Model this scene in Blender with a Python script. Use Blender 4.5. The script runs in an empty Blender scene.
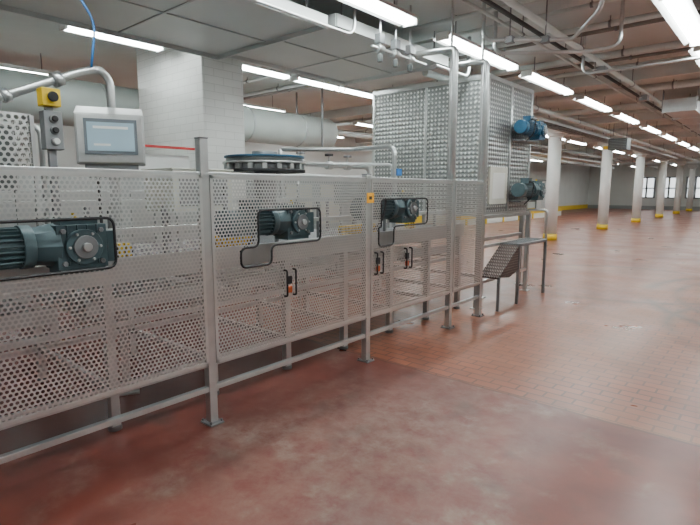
import bpy, math, random
import numpy as np
from mathutils import Vector, Matrix
random.seed(4)
scene = bpy.context.scene
COL = scene.collection

# ------------------------------------------------------------ materials
def new_mat(name):
    m = bpy.data.materials.new(name); m.use_nodes = True
    nt = m.node_tree
    return m, nt, nt.nodes['Principled BSDF']

def mat(name, col, rough=0.5, metal=0.0, var=0.12, scale=6.0, emit=None, estr=0.0, bump=0.0):
    m, nt, b = new_mat(name)
    b.inputs['Roughness'].default_value = rough
    b.inputs['Metallic'].default_value = metal
    tc = nt.nodes.new('ShaderNodeTexCoord')
    no = nt.nodes.new('ShaderNodeTexNoise'); no.inputs['Scale'].default_value = scale
    no.inputs['Detail'].default_value = 5
    nt.links.new(tc.outputs['Object'], no.inputs['Vector'])
    mx = nt.nodes.new('ShaderNodeMix'); mx.data_type = 'RGBA'
    mx.inputs[6].default_value = (*[c*(1-var) for c in col], 1)
    mx.inputs[7].default_value = (*[min(1, c*(1+var)) for c in col], 1)
    nt.links.new(no.outputs['Fac'], mx.inputs[0])
    nt.links.new(mx.outputs[2], b.inputs['Base Color'])
    if emit:
        b.inputs['Emission Color'].default_value = (*emit, 1)
        b.inputs['Emission Strength'].default_value = estr
    if bump:
        bp = nt.nodes.new('ShaderNodeBump'); bp.inputs['Strength'].default_value = bump
        bp.inputs['Distance'].default_value = 0.01
        nt.links.new(no.outputs['Fac'], bp.inputs['Height'])
        nt.links.new(bp.outputs['Normal'], b.inputs['Normal'])
    return m

STEEL = mat('stainless_steel', (.58, .60, .60), .28, .82, .15, 9)
STEELD = mat('dull_steel', (.24, .25, .26), .40, .65, .2, 8)
PERF = mat('perforated_sheet_steel', (.66, .675, .665), .28, .78, .12, 3)
GALV = mat('galvanised_sheet', (.47, .50, .50), .42, .4, .12, 2)
CANOPY = mat('canopy_sheet', (.62, .66, .65), .5, .15, .1, 1.5)
MOTOR = mat('motor_grey_paint', (.065, .11, .125), .36, .15, .25, 14)
MOTORB = mat('motor_blue_paint', (.015, .09, .17), .36, .1, .2, 14)
BLACK = mat('black_rubber', (.012, .012, .014), .55, 0, .2, 10)
YELLOW = mat('yellow_plastic', (.80, .55, .02), .45, 0, .1, 10)
ORANGE = mat('orange_plastic', (.60, .12, .03), .5, 0, .1, 10)
TAG = mat('orange_tag', (.95, .45, .02), .6, 0, .05, 10)
RED = mat('red_plastic', (.6, .03, .03), .4)
WHITE = mat('white_paint', (.80, .82, .80), .5, 0, .06, 4)
WALLM = mat('white_wall_paint', (.66, .69, .67), .6, 0, .1, 1.2)
GREYW = mat('grey_wall_paint', (.33, .36, .36), .6, 0, .08, 1.2)
DUCTM = mat('duct_insulation', (.46, .51, .49), .55, .1, .12, 3, bump=.2)
BLUE = mat('blue_plastic', (.03, .18, .50), .4)
CREAM = mat('cream_panel', (.68, .68, .60), .5)
CEILM = mat('ceiling_concrete', (.66, .71, .70), .85, 0, .16, 1.1, bump=.2)
BEAMM = mat('ceiling_beam_paint', (.64, .69, .68), .8, 0, .12, 2)
PIPEM = mat('painted_pipe', (.60, .64, .62), .45, .2, .15, 4)
PIPED = mat('dark_pipe', (.09, .10, .10), .5, .2, .12, 4)
PIPEB = mat('weathered_pipe', (.24, .23, .21), .6, .2, .3, 5)
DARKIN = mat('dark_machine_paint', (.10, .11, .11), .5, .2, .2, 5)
LAMPE = mat('fluorescent_tube_glow', (1, 1, 1), .5, 0, 0, 1, (.93, 1.0, .99), 44)
WINE = mat('window_daylight_glass', (.9, .95, 1), .2, 0, 0, 1, (.90, .96, 1), 2.0)
SCREEN = mat('touch_screen_glass', (.20, .29, .34), .12, 0, .2, 3, (.36, .48, .55), .40)
DARKSCR = mat('screen_bezel', (.12, .14, .16), .3)

def diamond_mat(name, base, hi, period):
    m, nt, b = new_mat(name)
    N = nt.nodes; L = nt.links
    tc = N.new('ShaderNodeTexCoord'); sp = N.new('ShaderNodeSeparateXYZ')
    L.new(tc.outputs['Object'], sp.inputs[0])
    def M(op, a, c=None):
        n = N.new('ShaderNodeMath'); n.operation = op
        for i, q in enumerate((a, c)):
            if q is None: continue
            if isinstance(q, (int, float)): n.inputs[i].default_value = q
            else: L.new(q, n.inputs[i])
        return n.outputs[0]
    u = M('ADD', sp.outputs['X'], sp.outputs['Y'])
    k = 2*math.pi/period
    a = M('SINE', M('MULTIPLY', M('ADD', u, sp.outputs['Z']), k))
    c = M('SINE', M('MULTIPLY', M('SUBTRACT', u, sp.outputs['Z']), k))
    p = M('MULTIPLY', a, c)
    g = M('GREATER_THAN', p, 0.5)
    mx = N.new('ShaderNodeMix'); mx.data_type = 'RGBA'
    mx.inputs[6].default_value = (*base, 1); mx.inputs[7].default_value = (*hi, 1)
    L.new(g, mx.inputs[0]); L.new(mx.outputs[2], b.inputs['Base Color'])
    b.inputs['Metallic'].default_value = .6; b.inputs['Roughness'].default_value = .34
    bp = N.new('ShaderNodeBump'); bp.inputs['Strength'].default_value = .6; bp.inputs['Distance'].default_value = .008
    L.new(p, bp.inputs['Height']); L.new(bp.outputs['Normal'], b.inputs['Normal'])
    return m
DIAMOND = diamond_mat('diamond_tread_plate', (.28, .295, .29), (.80, .82, .81), .13)
DIAMONDD = diamond_mat('dark_tread_plate', (.08, .055, .05), (.26, .20, .18), .07)

def brick_mat(name, c1, c2, mortar, bw, bh, rough=.4, ms=.004):
    m, nt, b = new_mat(name); N = nt.nodes; L = nt.links
    tc = N.new('ShaderNodeTexCoord'); sp = N.new('ShaderNodeSeparateXYZ'); cb = N.new('ShaderNodeCombineXYZ')
    L.new(tc.outputs['Object'], sp.inputs[0])
    ad = N.new('ShaderNodeMath'); ad.operation = 'ADD'
    L.new(sp.outputs['X'], ad.inputs[0]); L.new(sp.outputs['Y'], ad.inputs[1])
    L.new(ad.outputs[0], cb.inputs[0]); L.new(sp.outputs['Z'], cb.inputs[1])
    br = N.new('ShaderNodeTexBrick')
    br.inputs['Scale'].default_value = 1
    br.inputs['Brick Width'].default_value = bw; br.inputs['Row Height'].default_value = bh
    br.inputs['Mortar Size'].default_value = ms
    br.inputs['Color1'].default_value = (*c1, 1); br.inputs['Color2'].default_value = (*c2, 1); br.inputs['Mortar'].default_value = (*mortar, 1)
    L.new(cb.outputs[0], br.inputs['Vector']); L.new(br.outputs['Color'], b.inputs['Base Color'])
    b.inputs['Roughness'].default_value = rough
    return m
TILEW = brick_mat('white_glazed_brick', (.88, .89, .86), (.83, .84, .81), (.68, .69, .66), .30, .10)

def floor_mat():
    m, nt, b = new_mat('red_tile_and_painted_floor'); N = nt.nodes; L = nt.links
    tc = N.new('ShaderNodeTexCoord'); sp = N.new('ShaderNodeSeparateXYZ')
    L.new(tc.outputs['Object'], sp.inputs[0])
    def M(op, a, c=None, clamp=False):
        n = N.new('ShaderNodeMath'); n.operation = op; n.use_clamp = clamp
        for i, q in enumerate((a, c)):
            if q is None: continue
            if isinstance(q, (int, float)): n.inputs[i].default_value = q
            else: L.new(q, n.inputs[i])
        return n.outputs[0]
    def noise(sc, det=6, dist=0.0, rough=.55):
        n = N.new('ShaderNodeTexNoise'); n.inputs['Scale'].default_value = sc; n.inputs['Detail'].default_value = det
        n.inputs['Distortion'].default_value = dist; n.inputs['Roughness'].default_value = rough
        L.new(tc.outputs['Object'], n.inputs['Vector']); return n.outputs['Fac']
    def ramp(x, a, c):
        n = N.new('ShaderNodeMapRange'); n.inputs['From Min'].default_value = a; n.inputs['From Max'].default_value = c
        L.new(x, n.inputs['Value']); return n.outputs[0]
    def mix(f, a, c):
        n = N.new('ShaderNodeMix'); n.data_type = 'RGBA'
        if isinstance(f, float): n.inputs[0].default_value = f
        else: L.new(f, n.inputs[0])
        for i, q in ((6, a), (7, c)):
            if isinstance(q, tuple): n.inputs[i].default_value = (*q, 1)
            else: L.new(q, n.inputs[i])
        return n.outputs[2]
    br = N.new('ShaderNodeTexBrick'); br.inputs['Scale'].default_value = 1
    br.inputs['Brick Width'].default_value = .22; br.inputs['Row Height'].default_value = .11
    br.inputs['Mortar Size'].default_value = .009; br.inputs['Mortar Smooth'].default_value = .3
    br.inputs['Color1'].default_value = (.27, .082, .040, 1); br.inputs['Color2'].default_value = (.195, .056, .029, 1)
    br.inputs['Mortar'].default_value = (.085, .032, .022, 1)
    L.new(tc.outputs['Object'], br.inputs['Vector'])
    tile = mix(M('MULTIPLY', ramp(noise(.55, 5, .5), .44, .74), .65), br.outputs['Color'], (.31, .15, .095))
    tile = mix(M('MULTIPLY', ramp(noise(.35, 5, .3), .48, .68), .5), tile, (.11, .040, .028))
    tile = mix(M('MULTIPLY', ramp(noise(1.6, 6, .4), .50, .72), .45), tile, (.13, .05, .036))
    def arc(cx, cy, r, w):
        dx = M('SUBTRACT', sp.outputs['X'], cx); dy = M('SUBTRACT', sp.outputs['Y'], cy)
        d = M('SQRT', M('ADD', M('MULTIPLY', dx, dx), M('MULTIPLY', dy, dy)))
        e = M('ABSOLUTE', M('SUBTRACT', d, r))
        return M('SUBTRACT', 1.0, M('DIVIDE', e, w), True)
    # rubber tyre scuffs
    arcs = M('MAXIMUM', M('MAXIMUM', arc(1.5, 9.5, 3.1, .16), arc(-2.2, 9.9, 1.9, .14)), M('MAXIMUM', arc(1.2, 7.4, 2.2, .12), arc(1.5, 9.5, 2.7, .12)))
    arcs = M('MULTIPLY', arcs, ramp(noise(.5, 2), .36, .54))
    tile = mix(M('MULTIPLY', arcs, .8), tile, (.035, .022, .020))
    # painted concrete, worn
    paint = mix(ramp(noise(1.3, 6, .3), .35, .65), (.105, .018, .013), (.17, .040, .027))
    dx = M('SUBTRACT', sp.outputs['X'], -2.0); dy = M('SUBTRACT', sp.outputs['Y'], 2.5)
    dd = M('SQRT', M('ADD', M('MULTIPLY', dx, dx), M('MULTIPLY', M('MULTIPLY', dy, dy), .45)))
    wear = M('ADD', ramp(noise(1.7, 9, .2, .65), .50, .74), M('MULTIPLY', M('SUBTRACT', 1.25, dd), .60), True)
    wear = M('MULTIPLY', wear, ramp(noise(6, 10, .15, .75), .36, .62))
    paint = mix(M('MULTIPLY', wear, .85), paint, (.25, .21, .175))
    paint = mix(M('MULTIPLY', ramp(noise(2.6, 7, .2), .56, .70), .5), paint, (.065, .028, .022))
    edge = M('ADD', sp.outputs['Y'], M('MULTIPLY', noise(3, 3), .06))
    isT = M('GREATER_THAN', edge, 3.74)
    col = mix(isT, paint, tile)
    line = M('LESS_THAN', M('ABSOLUTE', M('SUBTRACT', edge, 3.74)), .014)
    col = mix(M('MULTIPLY', line, .6), col, (.05, .02, .018))
    L.new(col, b.inputs['Base Color'])
    rg = M('ADD', M('MULTIPLY', noise(1.1, 4), .40), .14)
    L.new(rg, b.inputs['Roughness'])
    bp = N.new('ShaderNodeBump'); bp.inputs['Strength'].default_value = .15; bp.inputs['Distance'].default_value = .003
    L.new(noise(9, 3), bp.inputs['Height']); L.new(bp.outputs['Normal'], b.inputs['Normal'])
    return m
FLOORM = floor_mat()

# ------------------------------------------------------------ mesh builder
class MB:
    def __init__(s, mats):
        s.mats = mats; s.v = []; s.f = []; s.m = []; s.s = []
    def mi(s, m):
        if m not in s.mats: s.mats.append(m)
        return s.mats.index(m)
    def add(s, vs, fs, m, smooth=None):
        o = len(s.v); s.v += [tuple(p) for p in vs]; k = s.mi(m)
        for i, f in enumerate(fs):
            s.f.append(tuple(o+j for j in f)); s.m.append(k)
            s.s.append(smooth[i] if smooth else False)
    def box(s, c, d, m, rot=None):
        c = Vector(c); vs = []
        for x in (-.5, .5):
            for y in (-.5, .5):
                for z in (-.5, .5):
                    p = Vector((x*d[0], y*d[1], z*d[2]))
                    if rot is not None: p = rot @ p
                    vs.append(c+p)
        s.add(vs, [(0,1,3,2),(4,6,7,5),(0,4,5,1),(2,3,7,6),(0,2,6,4),(1,5,7,3)], m)
    def bb(s, x0, x1, y0, y1, z0, z1, m):
        s.box(((x0+x1)/2, (y0+y1)/2, (z0+z1)/2), (abs(x1-x0), abs(y1-y0), abs(z1-z0)), m)
    def bar(s, p, q, w, h, m):
        p = Vector(p); q = Vector(q); d = q-p
        z = d.normalized(); up = Vector((0,0,1)) if abs(z.z) < .95 else Vector((0,1,0))
        x = up.cross(z).normalized(); y = z.cross(x)
        R = Matrix((x, y, z)).transposed()
        s.box((p+q)/2, (w, h, d.length), m, R)
    def cyl(s, p, q, r, m, n=16, r2=None, caps=True):
        p = Vector(p); q = Vector(q); r2 = r if r2 is None else r2
        z = (q-p).normalized(); a = Vector((0,0,1)) if abs(z.z) < .9 else Vector((1,0,0))
        x = a.cross(z).normalized(); y = z.cross(x)
        vs = []
        for c, rr in ((p, r), (q, r2)):
            for i in range(n):
                t = 2*math.pi*i/n; vs.append(c+x*math.cos(t)*rr+y*math.sin(t)*rr)
        fs = [(i, (i+1) % n, n+(i+1) % n, n+i) for i in range(n)]; sm = [True]*n
        if caps:
            fs += [tuple(range(n-1, -1, -1)), tuple(range(n, 2*n))]; sm += [False, False]
        s.add(vs, fs, m, sm)
    def sphere(s, c, r, m, n=12, k=8, sc=(1,1,1)):
        vs = []; fs = []
        for j in range(k+1):
            ph = math.pi*j/k
            for i in range(n):
                t = 2*math.pi*i/n
                vs.append((c[0]+r*sc[0]*math.sin(ph)*math.cos(t), c[1]+r*sc[1]*math.sin(ph)*math.sin(t), c[2]+r*sc[2]*math.cos(ph)))
        for j in range(k):
            for i in range(n):
                fs.append((j*n+i, (j+1)*n+i, (j+1)*n+(i+1) % n, j*n+(i+1) % n))
        s.add(vs, fs, m, [True]*len(fs))
    def tube(s, pts, r, m, n=10, fil=0.0, closed=False, fn=5):
        P = [Vector(p) for p in pts]
        if fil:
            Q = []; N = len(P)
            for i in range(N):
                if not closed and i in (0, N-1): Q.append(P[i]); continue
                a = P[i-1]; b = P[i]; c = P[(i+1) % N]
                f = min(fil, (a-b).length*.45, (c-b).length*.45)
                s0 = b+(a-b).normalized()*f; s1 = b+(c-b).normalized()*f
                for k in range(fn+1):
                    t = k/fn; Q.append((1-t)**2*s0+2*t*(1-t)*b+t*t*s1)
            P = Q
        N = len(P); T = []
        for i in range(N):
            if closed: d = P[(i+1) % N]-P[i-1]
            else: d = P[min(i+1, N-1)]-P[max(i-1, 0)]
            T.append(d.normalized())
        a = Vector((0,0,1)) if abs(T[0].z) < .9 else Vector((1,0,0))
        x = a.cross(T[0]).normalized(); vs = []
        for i in range(N):
            x = (x-T[i]*x.dot(T[i])).normalized(); y = T[i].cross(x)
            for k in range(n):
                t = 2*math.pi*k/n; vs.append(P[i]+x*math.cos(t)*r+y*math.sin(t)*r)
        fs = []; sm = []
        for i in range(N if closed else N-1):
            j = (i+1) % N
            for k in range(n):
                fs.append((i*n+k, i*n+(k+1) % n, j*n+(k+1) % n, j*n+k)); sm.append(True)
        if not closed:
            fs += [tuple(range(n-1, -1, -1)), tuple(range((N-1)*n, N*n))]; sm += [False, False]
        s.add(vs, fs, m, sm)
    def perf(s, o, U, V, w, h, pitch, r, m, cuts=()):
        o = np.array(o, float); U = np.array(U, float); V = np.array(V, float)
        nu = max(1, int(round(w/pitch))); pu = w/nu
        nv = max(1, int(round(h/(pitch*.866)))); pv = h/nv
        ca = math.atan2(pv, pu)
        q = [0, ca*.5, ca, (ca+math.pi/2)/2]
        full = sorted(set([round(x, 6) for x in
            [t for t in q]+[math.pi-t for t in q]+[math.pi+t for t in q]+[2*math.pi-t for t in q]+[math.pi/2, 1.5*math.pi]]))
        full = [t for t in full if t < 2*math.pi-1e-4]
        A = np.array(full); n = len(A)
        cc, ss = np.cos(A), np.sin(A)
        k = np.minimum((pu/2)/np.maximum(np.abs(cc), 1e-9), (pv/2)/np.maximum(np.abs(ss), 1e-9))
        loc = np.concatenate([np.stack([cc*r, ss*r], 1), np.stack([cc*k, ss*k], 1)])
        cs = []
        for j in range(nv):
            sh = pu/2 if j % 2 else 0
            for i in range(nu-(1 if j % 2 else 0)):
                cu = (i+.5)*pu+sh; cv = (j+.5)*pv
                if any(a < cu < b and c < cv < d for a, b, c, d in cuts): continue
                cs.append((cu, cv))
        vs = []; fs = []
        for cu, cv in cs:
            b0 = len(vs)
            L2 = loc+np.array([cu, cv])
            W = o+L2[:, :1]*U+L2[:, 1:]*V
            vs += [tuple(x) for x in W.tolist()]
            for i in range(n):
                j = (i+1) % n
                fs.append((b0+i, b0+n+i, b0+n+j, b0+j))
        s.add(vs, fs, m)
    def done(s, name, parent=None, bevel=0.0, loc=None, rotz=0.0, scale=1.0):
        me = bpy.data.meshes.new(name); me.from_pydata(s.v, [], s.f)
        for m in s.mats: me.materials.append(m)
        me.polygons.foreach_set('material_index', s.m); me.polygons.foreach_set('use_smooth', s.s)
        me.update()
        ob = bpy.data.objects.new(name, me); COL.objects.link(ob)
        if loc: ob.location = loc
        ob.rotation_euler[2] = rotz; ob.scale = (scale,)*3
        if parent: ob.parent = parent
        if bevel:
            bv = ob.modifiers.new('bevel', 'BEVEL'); bv.width = bevel; bv.segments = 2
            bv.limit_method = 'ANGLE'; bv.angle_limit = math.radians(40)
        return ob
def empty(name, loc=(0,0,0)):
    e = bpy.data.objects.new(name, None); COL.objects.link(e); e.location = loc; e.empty_display_size = .2
    return e

# ------------------------------------------------------------ room
XL, XR, YB, YF, H = -14.0, 8.0, -6.0, 50.0, 3.8
b = MB([]); b.bb(XL-.2, XR+.2, YB-.2, YF+.2, -.2, 0, FLOORM); b.done('floor')
b = MB([]); b.bb(XL-.2, XR+.2, YB-.2, YF+.2, H, H+.2, CEILM); b.done('ceiling')
def wall(name, x0, x1, y0, y1):
    b = MB([]); b.bb(x0, x1, y0, y1, 0, H, WALLM); b.done(name)
wall('wall_left', XL-.2, XL, YB, YF)
wall('wall_right', XR, XR+.2, YB, YF)
wall('wall_behind', XL-.2, XR+.2, YB-.2, YB)
wall('wall_far', XL-.2, XR+.2, YF, YF+.2)
b = MB([]); b.bb(XL, XL+.03, YB, YF, 0, .35, YELLOW); b.done('baseboard_left')
b = MB([]); b.bb(XL+.03, XR, YF-.03, YF, 0, .3, GREYW); b.done('baseboard_far')
for i, (x0, x1) in enumerate([(-9.9, -8.7), (-8.3, -7.0), (-6.4, -5.2), (-4.8, -3.4), (-3.0, -1.4)]):
    b = MB([]); z0, z1 = 1.0, 2.7; y = YF-.005
    b.bb(x0, x1, y-.03, y-.01, z0, z1, WINE)
    for xx in (x0, (x0+x1)/2, x1): b.bb(xx-.07, xx+.07, y-.07, y, z0-.04, z1+.04, STEELD)
    for zz in (z0, z1, z0+.8): b.bb(x0, x1, y-.07, y, zz-.05, zz+.05, STEELD)
    b.done('window_%d' % (i+1))
b = MB([]); x = XL+.035; y0, y1 = 37, 39
b.bb(x, x+.06, y0, y1, 0, 2.4, GREYW); b.bb(x+.06, x+.09, y0+.08, (y0+y1)/2-.02, .03, 2.3, WHITE)
b.bb(x+.06, x+.09, (y0+y1)/2+.02, y1-.08, .03, 2.3, WHITE)
b.cyl((x+.09, (y0+y1)/2-.1, 1.05), (x+.14, (y0+y1)/2-.1, 1.05), .03, STEEL)
b.done('door_1')

for i, y in enumerate([10.75, 16.8, 23.0, 29.2, 35.4, 41.6]):
    b = MB([]); b.bb(XL, XR, y-.16, y+.16, H-.22, H, BEAMM); b.done('overhead_beam', bevel=.01)

for i, y in enumerate([16.8, 23.0, 29.2, 35.4, 41.6, 47.6]):
    for x in (-5.8, 3.5):
        b = MB([]); r = .20
        b.cyl((x, y, 0), (x, y, .20), r+.015, YELLOW, 28)
        b.cyl((x, y, .20), (x, y, H-.52), r, WHITE, 28)
        b.cyl((x, y, H-.52), (x, y, H-.40), r, WHITE, 28, r2=.27)
        b.box((x, y, H-.31), (.62, .62, .18), WHITE)
        b.done('white_column')

b = MB([]); b.bb(-7.6, -5.9, 3.92, 4.58, 0, H, TILEW)
b.bb(-7.62, -5.88, 3.90, 4.60, 0, .25, GREYW)
b.done('glazed_brick_pier', bevel=.012)

# fluorescent lights
def lamp_mesh(L):
    b = MB([])
    b.box((0, 0, .045), (.17, L, .04), WHITE)
    b.add([(-.085, -L/2, .025), (-.15, -L/2, -.01), (-.15, L/2, -.01), (-.085, L/2, .025)], [(0,1,2,3)], WHITE)
    b.add([(.085, -L/2, .025), (.15, -L/2, -.01), (.15, L/2, -.01), (.085, L/2, .025)], [(3,2,1,0)], WHITE)
    for x in (-.045, .045):
        b.cyl((x, -L/2+.03, -.005), (x, L/2-.03, -.005), .024, LAMPE, 8)
    for y in (-L/2, L/2):
        b.box((0, y, .01), (.18, .03, .09), WHITE)
    for y in (-L*.35, L*.35):
        b.cyl((0, y, .06), (0, y, H-3.47), .008, STEELD, 6)
    return b.done('fluorescent_light')
lm = lamp_mesh(2.1); ls = lamp_mesh(1.2)
ls.location = (-6.5, 3.1, 3.47)
def put(x, y, short=False):
    ob = bpy.data.objects.new('fluorescent_light', (ls if short else lm).data); COL.objects.link(ob); ob.location = (x, y, 3.47)
lm.location = (-3.4, 3.95, 3.47)
rows = {-3.4: [1.2, 6.75, 9.4, 12.2, 15.1, 18.3, 21.3, 24.6, 27.6, 31.5, 34, 37.5, 44],
        -1.05: [-3, 1.5, 4.2, 7.0, 9.4, 12.6, 18.6, 25, 31.5],
        -6.5: [8.2, 12.6, 15.2, 18.6, 21.2, 25, 27.6, 31.5, 37.5, 44],
        -9.4: [-.6, 2.5, 7.4, 12.2, 15, 18.8, 21.4, 27, 30, 33, 39, 45],
        -12.2: [2.4, 8, 12.7, 18.8, 25, 32],
        2.0: [-2, 2.8, 8, 13, 19, 25, 32], 5.2: [1, 7, 13]}
for x, ys in rows.items():
    for y in ys: put(x, y)
put(-6.5, 5.35, True); put(-6.5, 6.72, True)

# suspended sheet-metal canopies
def canopy(x0, x1, y0, y1, z):
    b = MB([])
    b.bb(x0, x1, y0, y1, z, z+.03, CANOPY)
    for x in (x0, x1): b.bb(x-.015, x+.015, y0, y1, z-.05, z+.08, CANOPY)
    for y in (y0, y1): b.bb(x0, x1, y-.015, y+.015, z-.05, z+.08, CANOPY)
    n = max(2, int((y1-y0)/1.2))
    for i in range(1, n):
        y = y0+(y1-y0)*i/n; b.bb(x0, x1, y-.010, y+.010, z-.012, z, GALV)
    xm = (x0+x1)/2; b.bb(xm-.01, xm+.01, y0, y1, z-.01, z, GALV)
    for x in (x0+.1, x1-.1):
        for y in (y0+.2, y1-.2): b.cyl((x, y, z+.03), (x, y, H), .01, STEELD, 6)
    b.done('suspended_canopy')
canopy(-5.8, -3.85, .2, 4.1, 3.34)
canopy(-5.8, -3.85, 4.25, 6.6, 3.40)

# big insulated duct
b = MB([]); dz = 2.90; R0 = .34
b.cyl((-8.25, -3, dz), (-8.25, 8.75, dz), R0, DUCTM, 36)
b.sphere((-8.25, 8.75, dz), R0, DUCTM, 24, 12, (1, .45, 1))
for y in [-2, -.6, .8, 2.2, 3.6, 5, 6.4, 7.8]:
    b.cyl((-8.25, y-.025, dz), (-8.25, y+.025, dz), R0+.008, GALV, 36)
for y in (0, 5.6, 8.2):
    b.bar((-8.65, y, dz-.39), (-8.65, y, H), .03, .03, STEELD); b.bar((-7.85, y, dz-.39), (-7.85, y, H), .03, .03, STEELD)
    b.bar((-8.67, y, dz-.37), (-7.83, y, dz-.37), .04, .04, STEELD)
b.done('insulated_air_duct')

def rduct(x0, x1, y0, y1, z0, z1):
    b = MB([]); b.bb(x0, x1, y0, y1, z0, z1, GALV)
    L = (y1-y0); n = int(L/1.25)
    for k in range(n+1):
        t = L*k/n
        b.bb(x0-.02, x1+.02, y0+t-.02, y0+t+.02, z0-.02, z1+.02, STEEL)
        if k % 2 == 0:
            for x in (x0-.03, x1+.03): b.cyl((x, y0+t, z0), (x, y0+t, H), .008, STEELD, 6)
    b.done('overhead_air_duct')
rduct(-8.6, -8.0, 11.5, 34, 3.12, 3.5)
rduct(.9, 1.45, 3.2, 15.5, 3.15, 3.5)
rduct(-2.15, -1.6, 12.6, 30, 3.24, 3.46)

def pipe(pts, r, m, name='service_pipe', fil=.15, hang=True):
    b = MB([]); b.tube(pts, r, m, 12, fil)
    if hang:
        for i in range(len(pts)-1):
            p, q = Vector(pts[i]), Vector(pts[i+1])
            if abs(p.z-q.z) > .1: continue
            n = max(1, int((q-p).length/3))
            for k in range(n):
                c = p.lerp(q, (k+.5)/n); b.cyl(c, (c.x, c.y, H), .007, STEELD, 6)
                d = (q-p).normalized()*.015; b.cyl(c-d, c+d, r+.008, STEELD, 12)
    return b.done(name)
pipe([(-2.32, 3, 3.50), (-2.32, 45, 3.50)], .04, PIPEM)
pipe([(-2.52, 3, 3.52), (-2.52, 45, 3.52)], .025, PIPED)
pipe([(-2.66, 4.8, 3.50), (-2.66, 45, 3.50)], .018, PIPEM)
pipe([(-4.6, 7.2, 3.48), (-4.6, 45, 3.48)], .06, PIPEM)
pipe([(-.3, 3, 3.49), (-.3, 45, 3.49)], .05, PIPEM)
pipe([(-.05, 3, 3.51), (-.05, 45, 3.51)], .03, PIPEB)
pipe([(-13, 7.3, 3.70), (6, 7.3, 3.70)], .04, PIPEM)
pipe([(-13, 7.6, 3.72), (6, 7.6, 3.72)], .03, PIPEB)
pipe([(-13, 6.5, 3.72), (6, 6.5, 3.72)], .025, PIPEM)
pipe([(-7, 8.9, 3.70), (6, 8.9, 3.70)], .05, PIPEM)
pipe([(-7, 9.4, 3.72), (6, 9.4, 3.72)], .025, PIPEB)
pipe([(-7, 9.9, 3.70), (6, 9.9, 3.70)], .04, PIPEM)
pipe([(-13, 12.0, 3.66), (6, 12.0, 3.66)], .07, PIPEM)
pipe([(-13, 12.3, 3.68), (6, 12.3, 3.68)], .04, PIPEB)
pipe([(-13, 14.2, 3.64), (6, 14.2, 3.64)], .08, PIPEM)
pipe([(-13, 15.4, 3.68), (6, 15.4, 3.68)], .05, PIPEM)
pipe([(-13, 19.5, 3.64), (6, 19.5, 3.64)], .08, PIPEM)
pipe([(-10.6, 9, 3.36), (-10.6, 44, 3.36)], .09, PIPEM)
pipe([(-7.6, 12, 3.3), (-7.6, 44, 3.3)], .06, PIPEB)
pipe([(-13, 5.9, 3.72), (6, 5.9, 3.72)], .03, PIPEM)
pipe([(-3.62, 5.9, 3.2), (-3.62, 6.8, 3.2), (-3.62, 6.8, 3.75)], .028, STEEL)
pipe([(-3.72, 1.2, 3.26), (-3.72, 4.4, 3.26), (-3.72, 4.4, 3.75)], .018, STEEL)
b = MB([])
b.tube([(-2.84, 5.66, H), (-2.84, 5.66, 3.32), (-2.05, 6.3, 3.32), (-1.5, 5.4, 3.32), (-1.5, 5.4, H)], .022, STEEL, 10, .12)
b.tube([(-2.90, 6.1, H), (-2.90, 6.1, 3.27), (-2.0, 6.75, 3.27), (-1.65, 6.75, 3.27), (-1.65, 6.75, H)], .022, STEEL, 10, .12)
b.tube([(-2.4, 7.9, H), (-2.4, 7.9, 3.25), (-.6, 7.9, 3.25), (-.6, 7.9, H)], .02, STEEL, 10, .12)
for t in (.3, .7):
    c = Vector((-2.84, 5.66, 3.32)).lerp(Vector((-2.05, 6.3, 3.32)), t); b.cyl(c, (c.x, c.y, H), .008, STEELD, 6); b.box(c, (.09, .09, .07), STEELD)
b.done('stainless_conduit_loop')
def tray(x0, x1, y0, y1, z):
    b = MB([]); w = x1-x0
    for x in (x0, x1): b.bb(x-.01, x+.01, y0, y1, z, z+.09, GALV)
    y = y0+.1
    while y < y1: b.bb(x0, x1, y-.015, y+.015, z, z+.02, GALV); y += .35
    for k in range(5):
        xx = x0+w*(k+.7)/6; b.tube([(xx, y0, z+.035), (xx+.02, (y0+y1)/2, z+.04), (xx-.01, y1, z+.035)], .014, BLACK if k % 2 else STEELD, 6)
    y = y0+.6
    while y < y1:
        for x in (x0, x1): b.cyl((x, y, z), (x, y, H), .006, STEELD, 6)
        y += 2.4
    b.done('cable_tray')
tray(-5.35, -4.9, 8.9, 34, 3.36)
tray(-.65, -.40, 9, 30, 3.3)
b = MB([])
for y in (8.2, 11.2, 14.9, 18.2, 21.6):
    b.cyl((-2.32, y, 3.47), (-2.32, y, 3.36), .012, PIPEB, 8); b.cyl((-2.32, y, 3.36), (-2.32, y, 3.355), .035, STEEL, 12)
    b.box((-2.32, y+.35, 3.40), (.14, .2, .1), STEELD)
b.done('sprinkler_drop_line', bevel=.003)

b = MB([])
for k, y in enumerate((4.75, 5.05, 5.35)):
    b.cyl((-3.64, y, 3.1), (-3.64, y, H), .014, STEEL, 8)
    b.cyl((-3.64, y-.05, 3.18), (-3.64, y+.05, 3.18), .045, STEEL, 14)
    b.box((-3.64, y, 3.29), (.08, .09, .1), STEELD)
    b.cyl((-3.64, y, 3.04), (-3.64, y, 3.12), .03, PIPED, 12)
b.tube([(-3.64, 4.6, 3.18), (-3.64, 5.7, 3.18)], .02, STEEL)
b.done('steam_valve_manifold', bevel=.004)

b = MB([]); b.box((-4.3, 18.4, 3.08), (.55, .5, .35), PIPED)
for i in range(6): b.box((-4.3, 18.14, 2.95+i*.05), (.48, .02, .015), STEELD)
for x in (-4.5, -4.1): b.cyl((x, 18.4, 3.25), (x, 18.4, H), .012, STEELD, 6)
b.box((-4.64, 18.2, 2.98), (.12, .2, .1), YELLOW)
b.done('hanging_unit_heater', bevel=.01)

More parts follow.
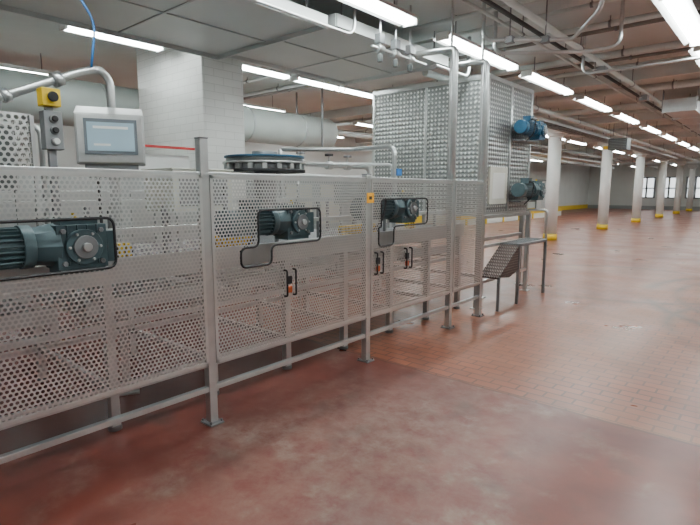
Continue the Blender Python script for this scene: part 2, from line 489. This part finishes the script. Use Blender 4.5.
b = MB([])
b.bb(-11.3, -11.1, 20.5, 34, 0, .30, WHITE); b.bb(-11.34, -11.06, 20.5, 34, .30, .50, YELLOW)
for y in range(21, 35, 2): b.bb(-11.09, -11.04, y, y+.12, 0, .30, YELLOW)
b.done('yellow_topped_curb_wall')
b = MB([])
b.bb(-13.9, -12.0, 22, 30, 0, 2.7, CREAM); b.bb(-13.9, -11.95, 21.95, 30.05, 2.7, 2.8, WHITE)
b.bb(-11.99, -11.96, 24, 25, 0, 2.1, GREYW)
for y in (22, 23.6, 25.4, 27, 28.6, 30): b.bb(-12.0, -11.97, y-.03, y+.03, 0, 2.7, WHITE)
b.done('partition_office', bevel=.01)

# ------------------------------------------------------------ safety fence
FX = -2.9
fence = empty('perforated_safety_fence', (FX, 3, 0))
inv = Vector((-FX, -3, 0))
def fdone(b, name, bevel=0):
    return b.done(name, fence, bevel, loc=tuple(inv))
posts = [(.2, 1.74), (1.9, 1.93), (3.6, 1.74), (5.14, 3.02), (5.9, 3.02)]
for i, (y, z) in enumerate(posts):
    b = MB([])
    w = .06
    if z > 2.5:
        b.bb(FX-w/2, FX+w/2, y-w/2, y+w/2, .01, 1.8, STEEL)
        b.tube([(FX, y, 1.75), (FX, y, 3.1), (FX-.02, y, 3.14), (FX-.5, y, 3.16)], .035, STEEL, 14, .2)
        b.tube([(FX-.1, y+.09, 1.2), (FX-.1, y+.09, 3.3), (FX-.1, y+.09, H)], .016, STEEL, 8)
    else:
        b.bb(FX-w/2, FX+w/2, y-w/2, y+w/2, .01, z, STEEL)
        b.bb(FX-w/2-.003, FX+w/2+.003, y-w/2-.003, y+w/2+.003, z, z+.01, STEELD)
    b.box((FX, y, .006), (.13, .11, .012), STEELD)
    for sx in (-.05, .05):
        b.cyl((FX+sx, y+.042, .012), (FX+sx, y+.042, .03), .009, STEELD, 6); b.cyl((FX+sx, y-.042, .012), (FX+sx, y-.042, .03), .009, STEELD, 6)
    fdone(b, 'post_%d' % (i+1), .004)
ZT, ZB = 1.70, .43
cuts_by = {0: [(.5, 1.29, 1.17, 1.45)],
           1: [(2.32, 2.96, 1.20, 1.46), (2.16, 2.44, 1.06, 1.20)],
           2: [(3.78, 4.58, 1.26, 1.52), (3.74, 3.98, 1.08, 1.26)], 3: []}
outl = {0: [[(.5, 1.17), (1.29, 1.17), (1.29, 1.45), (.5, 1.45)]],
        1: [[(2.16, 1.06), (2.44, 1.06), (2.44, 1.20), (2.96, 1.20), (2.96, 1.46), (2.32, 1.46), (2.32, 1.20), (2.16, 1.20)]],
        2: [[(3.74, 1.08), (3.98, 1.08), (3.98, 1.26), (4.58, 1.26), (4.58, 1.52), (3.78, 1.52), (3.78, 1.26), (3.74, 1.26)]], 3: []}
for i in range(4):
    y0, y1 = posts[i][0]+.03, posts[i+1][0]-.03
    b = MB([])
    cuts = [(a-y0, c-y0, d-ZB, e-ZB) for a, c, d, e in cuts_by[i]]
    x = FX+.034
    b.perf((x, y0, ZB), (0,1,0), (0,0,1), y1-y0, ZT-ZB, .0265, .0088, PERF, cuts)
    e = .022
    b.bb(x-.012, x+.003, y0, y1, ZT-e, ZT, PERF); b.bb(x-.012, x+.003, y0, y1, ZB, ZB+e, PERF)
    b.bb(x-.012, x+.003, y0, y0+e, ZB, ZT, PERF); b.bb(x-.012, x+.003, y1-e, y1, ZB, ZT, PERF)
    for o in outl[i]:
        pts = [(x+.002, yy, zz) for yy, zz in o]
        b.tube(pts, .008, BLACK, 8, .05, True)
    fdone(b, 'perforated_panel_%d' % (i+1))
b = MB([])
b.bb(FX-.02, FX+.02, .23, 5.87, ZT-.02, ZT+.02, STEEL)
b.bb(FX-.02, FX+.02, .23, 5.87, .235, .27, STEEL)
b.bb(FX-.02, FX+.02, .23, 5.87, ZB-.02, ZB+.012, STEEL)
fdone(b, 'rails', .003)
b = MB([])
for y, z in ((2.6, .9), (3.72, .93), (4.2, .93)):
    b.tube([(FX+.04, y-.045, z-.10), (FX+.075, y-.045, z-.10), (FX+.075, y-.045, z+.10), (FX+.04, y-.045, z+.10)], .008, BLACK, 8, .02)
    b.tube([(FX+.04, y+.045, z-.10), (FX+.075, y+.045, z-.10), (FX+.075, y+.045, z+.10), (FX+.04, y+.045, z+.10)], .008, BLACK, 8, .02)
    b.bb(FX+.036, FX+.055, y-.015, y+.025, z-.08, z-.03, ORANGE)
    b.bb(FX+.036, FX+.06, y-.02, y+.02, z-.01, z+.05, BLACK)
fdone(b, 'door_latches', .003)
b = MB([]); b.bb(FX+.031, FX+.04, 3.56, 3.66, 1.49, 1.58, TAG); b.bb(FX+.0395, FX+.0415, 3.59, 3.63, 1.52, 1.55, BLACK)
fdone(b, 'warning_tag')

# ------------------------------------------------------------ gear motors
def gearmotor(loc, rotz=0, s=1.0, paint=MOTOR, name='gear_motor'):
    b = MB([])
    b.cyl((0, -.44, 0), (0, -.12, 0), .078, paint, 28)
    for k in range(22):
        t = 2*math.pi*k/22; R = Matrix.Rotation(t, 3, 'Y')
        b.box(R @ Vector((0, 0, .086)) + Vector((0, -.27, 0)), (.005, .26, .026), paint, R)
    b.cyl((0, -.52, 0), (0, -.42, 0), .096, paint, 28); b.cyl((0, -.535, 0), (0, -.52, 0), .096, paint, 28, r2=.08)
    b.cyl((0, -.14, 0), (0, -.09, 0), .105, paint, 28)
    b.box((.02, -.30, .12), (.11, .12, .07), paint); b.box((.02, -.30, .158), (.12, .13, .012), paint)
    b.cyl((.06, -.34, .11), (.11, -.34, .11), .014, BLACK, 10)
    b.tube([(.09, -.34, .11), (.15, -.34, .09), (.13, -.36, -.1), (.05, -.42, -.2)], .009, BLACK, 8, .05)
    b.cyl((0, -.09, 0), (0, .02, 0), .09, paint, 8, r2=.11)
    b.box((0, .12, -.01), (.17, .24, .22), paint)
    b.box((0, .12, .11), (.12, .18, .04), paint); b.box((0, .12, -.13), (.15, .22, .03), paint)
    for yy in (.03, .21):
        for zz in (-.09, .07): b.cyl((.08, yy, zz), (.098, yy, zz), .014, STEELD, 6)
    b.cyl((.08, .12, -.01), (.115, .12, -.01), .088, paint, 28)
    b.cyl((.115, .12, -.01), (.13, .12, -.01), .058, STEELD, 24)
    b.cyl((.13, .12, -.01), (.15, .12, -.01), .022, STEEL, 16)
    for k in range(6):
        t = math.pi/3*k; b.cyl((.115, .12+.073*math.cos(t), -.01+.073*math.sin(t)), (.124, .12+.073*math.cos(t), -.01+.073*math.sin(t)), .008, STEEL, 6)
    for k in range(4): b.box((0, .05+.047*k, .0), (.185, .008, .2), paint)
    b.cyl((0, .12, .13), (0, .12, .155), .013, YELLOW, 8)
    b.box((0, .27, -.02), (.14, .05, .16), paint)
    b.box((-.12, .12, -.02), (.10, .16, .14), STEELD)
    return b.done(name, None, .004, loc, rotz, s)
gearmotor((-3.08, 1.03, 1.30), 0, 1.12)
gearmotor((-3.08, 2.72, 1.36), 0, 1.05)
gearmotor((-3.08, 4.30, 1.43), 0, 1.12)

# ------------------------------------------------------------ conveyor line behind the fence
b = MB([])
x0, x1, y0, y1 = -4.65, -3.31, -.2, 6.2
for x in (x0, x1):
    b.bb(x-.02, x+.02, y0, y1, 1.0, 1.16, STEEL); b.bb(x-.02, x+.02, y0, y1, .26, .31, STEEL)
    b.bb(x-.02, x+.02, y0, y1, .70, .74, STEEL)
yy = y0+.05
while yy < y1:
    for x in (x0, x1):
        b.bb(x-.03, x+.03, yy-.03, yy+.03, .03, 1.0, STEEL); b.cyl((x, yy, 0), (x, yy, .03), .045, STEELD, 12)
    b.bb(x0, x1, yy-.02, yy+.02, .26, .31, STEEL); b.bb(x0, x1, yy-.02, yy+.02, .70, .74, STEEL); b.bb(x0, x1, yy-.02, yy+.02, .96, 1.0, STEEL)
    yy += .78
yy = y0+.1
while yy < y1-.05:
    b.bb(x0+.06, x1-.06, yy, yy+.05, 1.09, 1.11, STEELD); yy += .06
b.cyl((x0, y0+.08, 1.06), (x1, y0+.08, 1.06), .06, STEELD, 20); b.cyl((x0, y1-.08, 1.06), (x1, y1-.08, 1.06), .06, STEELD, 20)
for i in range(5):
    ya = y0+.3+i*1.22
    b.bb(x0+.12, x1-.12, ya, ya+1.05, .78, .80, GALV)
    b.bb(x0+.10, x0+.12, ya, ya+1.05, .78, .88, GALV); b.bb(x1-.12, x1-.10, ya, ya+1.05, .78, .88, GALV)
for (ya, yb, z0g) in ((.35, .98, 1.17), (1.45, 1.60, 1.17), (2.2, 2.62, 1.17), (3.7, 4.3, 1.17), (4.85, 5.0, 1.17)):
    n = int((yb-ya)/.05)
    for k in range(n): b.bb(x1-.03, x1+.035, ya+k*.05, ya+k*.05+.034, z0g, z0g+.085, YELLOW)
    b.bb(x1-.02, x1+.02, ya, yb, z0g, z0g+.07, BLACK)
yy = .3
while yy < 6:
    b.bb(x0+.2, x0+.23, yy, yy+.03, 1.1, 1.5, STEELD); b.bb(x1-.23, x1-.20, yy, yy+.03, 1.1, 1.5, STEELD); yy += .55
b.bb(x0+.2, x0+.23, .2, 6.1, 1.47, 1.52, STEEL); b.bb(x1-.23, x1-.2, .2, 6.1, 1.30, 1.34, STEEL)
b.done('belt_conveyor_line', bevel=.003)

def housing(x, y, z, dx, dy, dz, m=STEEL):
    b = MB([]); b.box((x, y, z+dz/2), (dx, dy, dz), m)
    b.box((x, y, z+dz+.006), (dx+.03, dy+.03, .012), m)
    b.box((x+dx/2+.004, y, z+dz/2), (.008, dy*.82, dz*.74), STEELD)
    b.tube([(x+dx/2+.005, y+dy*.3, z+dz*.4), (x+dx/2+.04, y+dy*.3, z+dz*.4), (x+dx/2+.04, y+dy*.3, z+dz*.6), (x+dx/2+.005, y+dy*.3, z+dz*.6)], .006, BLACK, 6, .01)
    for yy in (y-dy*.38, y+dy*.38):
        for xx in (x-dx*.38, x+dx*.38):
            b.bb(xx-.02, xx+.02, yy-.02, yy+.02, 1.11, z, STEEL)
    return b
housing(-4.2, 2.6, 1.42, .5, .6, .36, CREAM).done('machine_guard_box', bevel=.006)
housing(-4.2, 5.2, 1.42, .5, .7, .33, STEEL).done('machine_guard_box', bevel=.006)

# ------------------------------------------------------------ rotary turntable drum
b = MB([]); c = (-4.45, 3.72)
b.cyl((*c, 1.11), (*c, 1.80), .12, STEELD, 20)
b.cyl((*c, 1.80), (*c, 1.83), .45, BLACK, 40); b.cyl((*c, 1.83), (*c, 1.89), .39, STEELD, 40)
b.cyl((*c, 1.89), (*c, 1.91), .46, STEEL, 40); b.cyl((*c, 1.91), (*c, 1.955), .42, DARKIN, 40)
b.cyl((*c, 1.955), (*c, 1.975), .44, MOTORB, 40); b.cyl((*c, 1.975), (*c, 2.03), .14, STEELD, 24)
for k in range(18):
    t = 2*math.pi*k/18; b.box((c[0]+.42*math.cos(t), c[1]+.42*math.sin(t), 1.86), (.05, .05, .06), STEEL, Matrix.Rotation(t, 3, 'Z'))
b.done('rotary_filler_turntable', bevel=.003)

b = MB([])
b.tube([(-4.95, 4.4, 2.12), (-4.2, 5.0, 2.12), (-3.6, 5.0, 2.12), (-3.6, 5.0, 1.16)], .028, STEEL, 12, .1)
b.tube([(-4.95, 4.7, 1.95), (-4.1, 5.65, 1.95), (-4.1, 5.65, 1.16)], .022, STEEL, 12, .08)
b.tube([(-4.95, 4.4, 2.12), (-4.95, 4.4, 0)], .03, STEEL, 12); b.tube([(-4.95, 4.7, 1.95), (-4.95, 4.7, 0)], .022, STEEL, 12)
b.tube([(-4.95, 4.4, 1.95), (-4.95, 6.2, 1.95), (-4.95, 6.2, 0)], .03, STEEL, 12, .1)
b.tube([(-4.95, 4.4, 1.80), (-4.95, 6.4, 1.80), (-4.95, 6.4, 0)], .025, STEEL, 12, .1)
for y, m in ((4.75, STEELD), (5.3, BLACK), (5.7, STEELD)):
    b.cyl((-4.95, y-.05, 1.95), (-4.95, y+.05, 1.95), .055, STEEL, 14)
    b.cyl((-4.95, y, 1.98), (-4.95, y, 2.08), .015, STEEL, 8); b.cyl((-4.95, y, 2.08), (-4.95, y, 2.11), .06, m, 16)
b.box((-3.6, 5.05, 1.82), (.08, .10, .08), BLUE)
b.done('process_pipework', bevel=.002)

# ------------------------------------------------------------ touch screen control panel
cp = empty('touchscreen_control_panel', (-3.78, 1.72, 0)); cp.rotation_euler[2] = math.radians(-26)
b = MB([])
b.bb(-.24, .0, -.23, .23, 1.79, 2.15, STEEL)
b.add([(-.24, -.23, 2.15), (0, -.23, 2.15), (0, .23, 2.15), (-.24, .23, 2.15), (-.24, -.23, 2.23), (-.24, .23, 2.23)],
      [(0,1,4), (1,2,5,4), (2,3,5), (0,4,5,3)], STEEL)
b.bb(0, .02, -.22, .22, 1.80, 2.14, STEEL)
b.done('enclosure', cp, .006)
b = MB([]); b.bb(.02, .035, -.17, .18, 1.86, 2.11, DARKSCR); b.bb(.035, .038, -.15, .16, 1.885, 2.085, SCREEN)
b.bb(.038, .0395, -.11, .12, 2.04, 2.058, WHITE); b.bb(.038, .0395, -.11, .0, 1.92, 1.935, WHITE)
b.done('screen', cp)
b = MB([])
b.bb(-.15, -.09, -.03, .03, .02, 1.79, STEEL); b.box((-.12, 0, .01), (.18, .18, .02), STEEL)
b.bb(-.2, -.02, -.18, .18, 1.70, 1.79, STEELD)
b.tube([(-.06, -.1, 1.70), (-.06, -.1, 1.3), (-.06, 0, 1.0)], .012, BLACK, 8, .05)
b.done('pedestal', cp, .004)

b = MB([])
b.bb(-3.66, -3.58, 1.22, 1.33, 1.86, 2.10, STEELD)
for z, m in ((2.05, BLACK), (1.98, BLACK), (1.91, WHITE)):
    b.cyl((-3.58, 1.275, z), (-3.56, 1.275, z), .027, STEELD, 16); b.cyl((-3.56, 1.275, z), (-3.54, 1.275, z), .019, m, 16)
b.bb(-3.67, -3.58, 1.22, 1.33, 2.13, 2.24, YELLOW); b.cyl((-3.58, 1.275, 2.185), (-3.56, 1.275, 2.185), .02, STEELD, 14)
b.cyl((-3.56, 1.275, 2.185), (-3.545, 1.275, 2.185), .032, BLACK, 16)
b.bb(-3.66, -3.63, 1.25, 1.30, 1.16, 2.13, STEELD)
b.done('push_button_station', bevel=.005)
b = MB([])
gx = -3.68
b.perf((gx, .2, 1.74), (0,1,0), (0,0,1), .98, .33, .04, .0135, PERF)
b.perf((gx-.4, 1.18, 1.74), (1,0,0), (0,0,1), .4, .33, .04, .0135, PERF)
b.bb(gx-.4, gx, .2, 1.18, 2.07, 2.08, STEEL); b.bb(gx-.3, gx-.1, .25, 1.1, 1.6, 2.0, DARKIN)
b.bb(gx-.01, gx+.01, .19, 1.19, 1.73, 1.75, STEEL)
for y in (.2, 1.18): b.bb(gx-.012, gx+.012, y-.012, y+.012, 1.11, 2.07, STEEL); b.bb(gx-.412, gx-.388, y-.012, y+.012, 1.11, 2.07, STEEL)
b.done('perforated_machine_hood')
b = MB([])
b.tube([(-4.3, .1, 1.74), (-4.3, 1.75, 2.52), (-4.3, 1.9, 2.57), (-4.3, 1.98, 2.5), (-4.3, 1.98, 1.11)], .032, STEEL, 14, .08)
b.cyl((-4.3, 1.55, 2.425), (-4.3, 1.61, 2.455), .055, STEEL, 16); b.cyl((-4.3, 1.2, 2.26), (-4.3, 1.25, 2.285), .05, STEEL, 16)
b.cyl((-4.3, .1, 1.11), (-4.3, .1, 1.74), .03, STEEL, 12)
b.tube([(-4.5, .3, 2.10), (-4.5, 1.5, 2.10), (-4.5, 1.5, 1.11)], .02, STEEL, 10, .08)
b.tube([(-4.5, .3, 2.10), (-4.5, .3, 1.11)], .02, STEEL, 10)
b.done('stainless_product_tube')
b = MB([]); b.tube([(-4.25, 1.82, 2.56), (-4.22, 1.86, 2.9), (-4.28, 1.76, 3.1), (-4.25, 1.8, 3.33)], .009, BLUE, 8, .1); b.done('blue_air_hose')

# ------------------------------------------------------------ diamond plate tower
tx0, tx1, ty0, ty1 = -5.4, -3.35, 6.9, 8.5
b = MB([])
b.bb(tx0, tx1, ty0, ty1, 1.25, 3.2, DIAMOND)
for x in (tx0, (tx0+tx1)/2, tx1):
    b.bb(x-.02, x+.02, ty0-.015, ty0, 1.25, 3.2, STEEL)
for y in (ty0, (ty0+ty1)/2, ty1): b.bb(tx1, tx1+.015, y-.03, y+.03, 1.25, 3.2, STEEL)
for z in (1.25, 3.2):
    b.bb(tx0-.02, tx1+.02, ty0-.02, ty1+.02, z-.03, z+.03, STEEL)
for x in (tx0+.05, tx1-.05):
    for y in (ty0+.05, ty1-.05):
        b.bb(x-.035, x+.035, y-.035, y+.035, .0, 1.25, STEEL); b.box((x, y, .006), (.14, .14, .012), STEEL)
b.bb(tx0+.05, tx1-.05, ty0+.03, ty0+.07, .3, .35, STEEL); b.bb(tx1-.07, tx1-.03, ty0, ty1, .3, .35, STEEL)
b.bb(tx1-.07, tx1-.03, ty0, ty1, .85, .9, STEEL)
b.bb(tx1-.01, tx1+.03, ty0+.1, ty0+.7, 1.4, 1.95, CREAM); b.bb(tx1+.03, tx1+.035, ty0+.18, ty0+.6, 1.48, 1.86, WHITE)
b.bb(tx1+.0, tx1+.2, ty0+.85, ty0+1.5, 1.42, 1.44, STEELD); b.bb(tx1+.0, tx1+.2, ty0+.85, ty0+1.5, 2.36, 2.38, STEELD)
b.done('tread_plate_bucket_elevator', bevel=.004)
gearmotor((tx1+.22, ty0+1.2, 2.55), 0, 1.05, MOTORB)
gearmotor((tx1+.22, ty0+1.25, 1.61), 0, 1.12, MOTOR)

# discharge stand: flat grating platform, inclined dark tread plate and handrail
b = MB([])
for y in (6.25, 7.95):
    b.bb(-3.13, -3.07, y-.03, y+.03, .01, 1.3, STEEL); b.box((-3.10, y, .006), (.13, .13, .012), STEEL)
b.bb(-3.12, -3.08, 6.25, 7.95, .33, .37, STEEL); b.bb(-3.12, -3.08, 6.25, 7.95, 1.22, 1.27, STEEL)
for y in (6.9, 7.93): b.bb(-2.82, -2.78, y-.02, y+.02, 0, .86, STEELD)
b.bb(-2.82, -2.78, 6.9, 7.95, .82, .86, STEELD); b.bb(-3.12, -3.08, 6.25, 7.95, .82, .86, STEEL)
yy = 6.9
while yy < 7.94:
    b.bb(-3.10, -2.80, yy, yy+.012, .83, .86, STEELD); yy += .045
b.tube([(-2.80, 7.93, .84), (-2.80, 7.93, 1.3), (-3.1, 7.93, 1.3)], .02, STEEL, 10, .06)
b.add([(-3.08, 6.28, .46), (-2.80, 6.28, .46), (-2.80, 6.9, .84), (-3.08, 6.9, .84),
       (-3.08, 6.28, .43), (-2.80, 6.28, .43), (-2.80, 6.9, .81), (-3.08, 6.9, .81)],
      [(0,1,2,3), (7,6,5,4), (0,4,5,1), (1,5,6,2), (2,6,7,3), (3,7,4,0)], DIAMONDD)
b.bb(-2.83, -2.79, 6.28, 6.31, 0, .46, STEELD)
b.add([(-2.795, 6.28, .46), (-2.795, 6.9, .84), (-2.795, 6.9, .50), (-2.795, 6.6, .42)], [(0,1,2,3)], DIAMONDD)
b.done('discharge_stand_platform', bevel=.003)

# second line of machines deeper in the room
b = MB([])
b.bb(-7.4, -6.2, 5.4, 8.6, .5, 1.80, GALV); b.bb(-7.42, -6.18, 5.38, 8.62, 1.80, 1.85, STEEL)
for x in (-7.3, -6.3):
    for y in (5.5, 7.0, 8.5): b.bb(x-.04, x+.04, y-.04, y+.04, 0, .5, STEEL)
for y in (5.9, 6.7, 7.5, 8.2): b.bb(-6.2, -6.185, y-.3, y+.3, .7, 1.7, CREAM)
b.cyl((-6.8, 6.2, 1.85), (-6.8, 6.2, 2.15), .3, STEEL, 28); b.cyl((-6.8, 6.2, 2.15), (-6.8, 6.2, 2.23), .3, STEEL, 28, r2=.1)
b.done('processing_machine', bevel=.006)
b = MB([])
b.bb(-6.9, -5.7, .2, 3.75, .45, 1.75, GALV); b.bb(-6.92, -5.68, .18, 3.77, 1.75, 1.80, STEEL)
for x in (-6.8, -5.8):
    for y in (.3, 1.9, 3.6): b.bb(x-.04, x+.04, y-.04, y+.04, 0, .45, STEEL)
for y in (.7, 1.5, 2.3, 3.1): b.bb(-5.7, -5.685, y-.33, y+.33, .6, 1.6, STEEL)
b.box((-6.1, 3.2, 1.92), (.5, .9, .24), WHITE)
b.bb(-5.72, -5.69, 2.7, 3.75, 2.10, 2.13, RED)
for y in (2.75, 3.7): b.bb(-5.73, -5.70, y-.015, y+.015, 1.8, 2.12, STEEL)
b.done('processing_machine', bevel=.006)

# ------------------------------------------------------------ camera
cam = bpy.data.cameras.new('camera'); co = bpy.data.objects.new('camera', cam); COL.objects.link(co)
cam.lens = 25.97; cam.sensor_width = 36; cam.clip_end = 200
co.location = (0, 0, 1.6); co.rotation_euler = (math.radians(81.9), 0, math.radians(40.7))
scene.camera = co
w = bpy.data.worlds.new('world'); scene.world = w; w.use_nodes = True
w.node_tree.nodes['Background'].inputs[0].default_value = (.6, .7, .8, 1); w.node_tree.nodes['Background'].inputs[1].default_value = .3
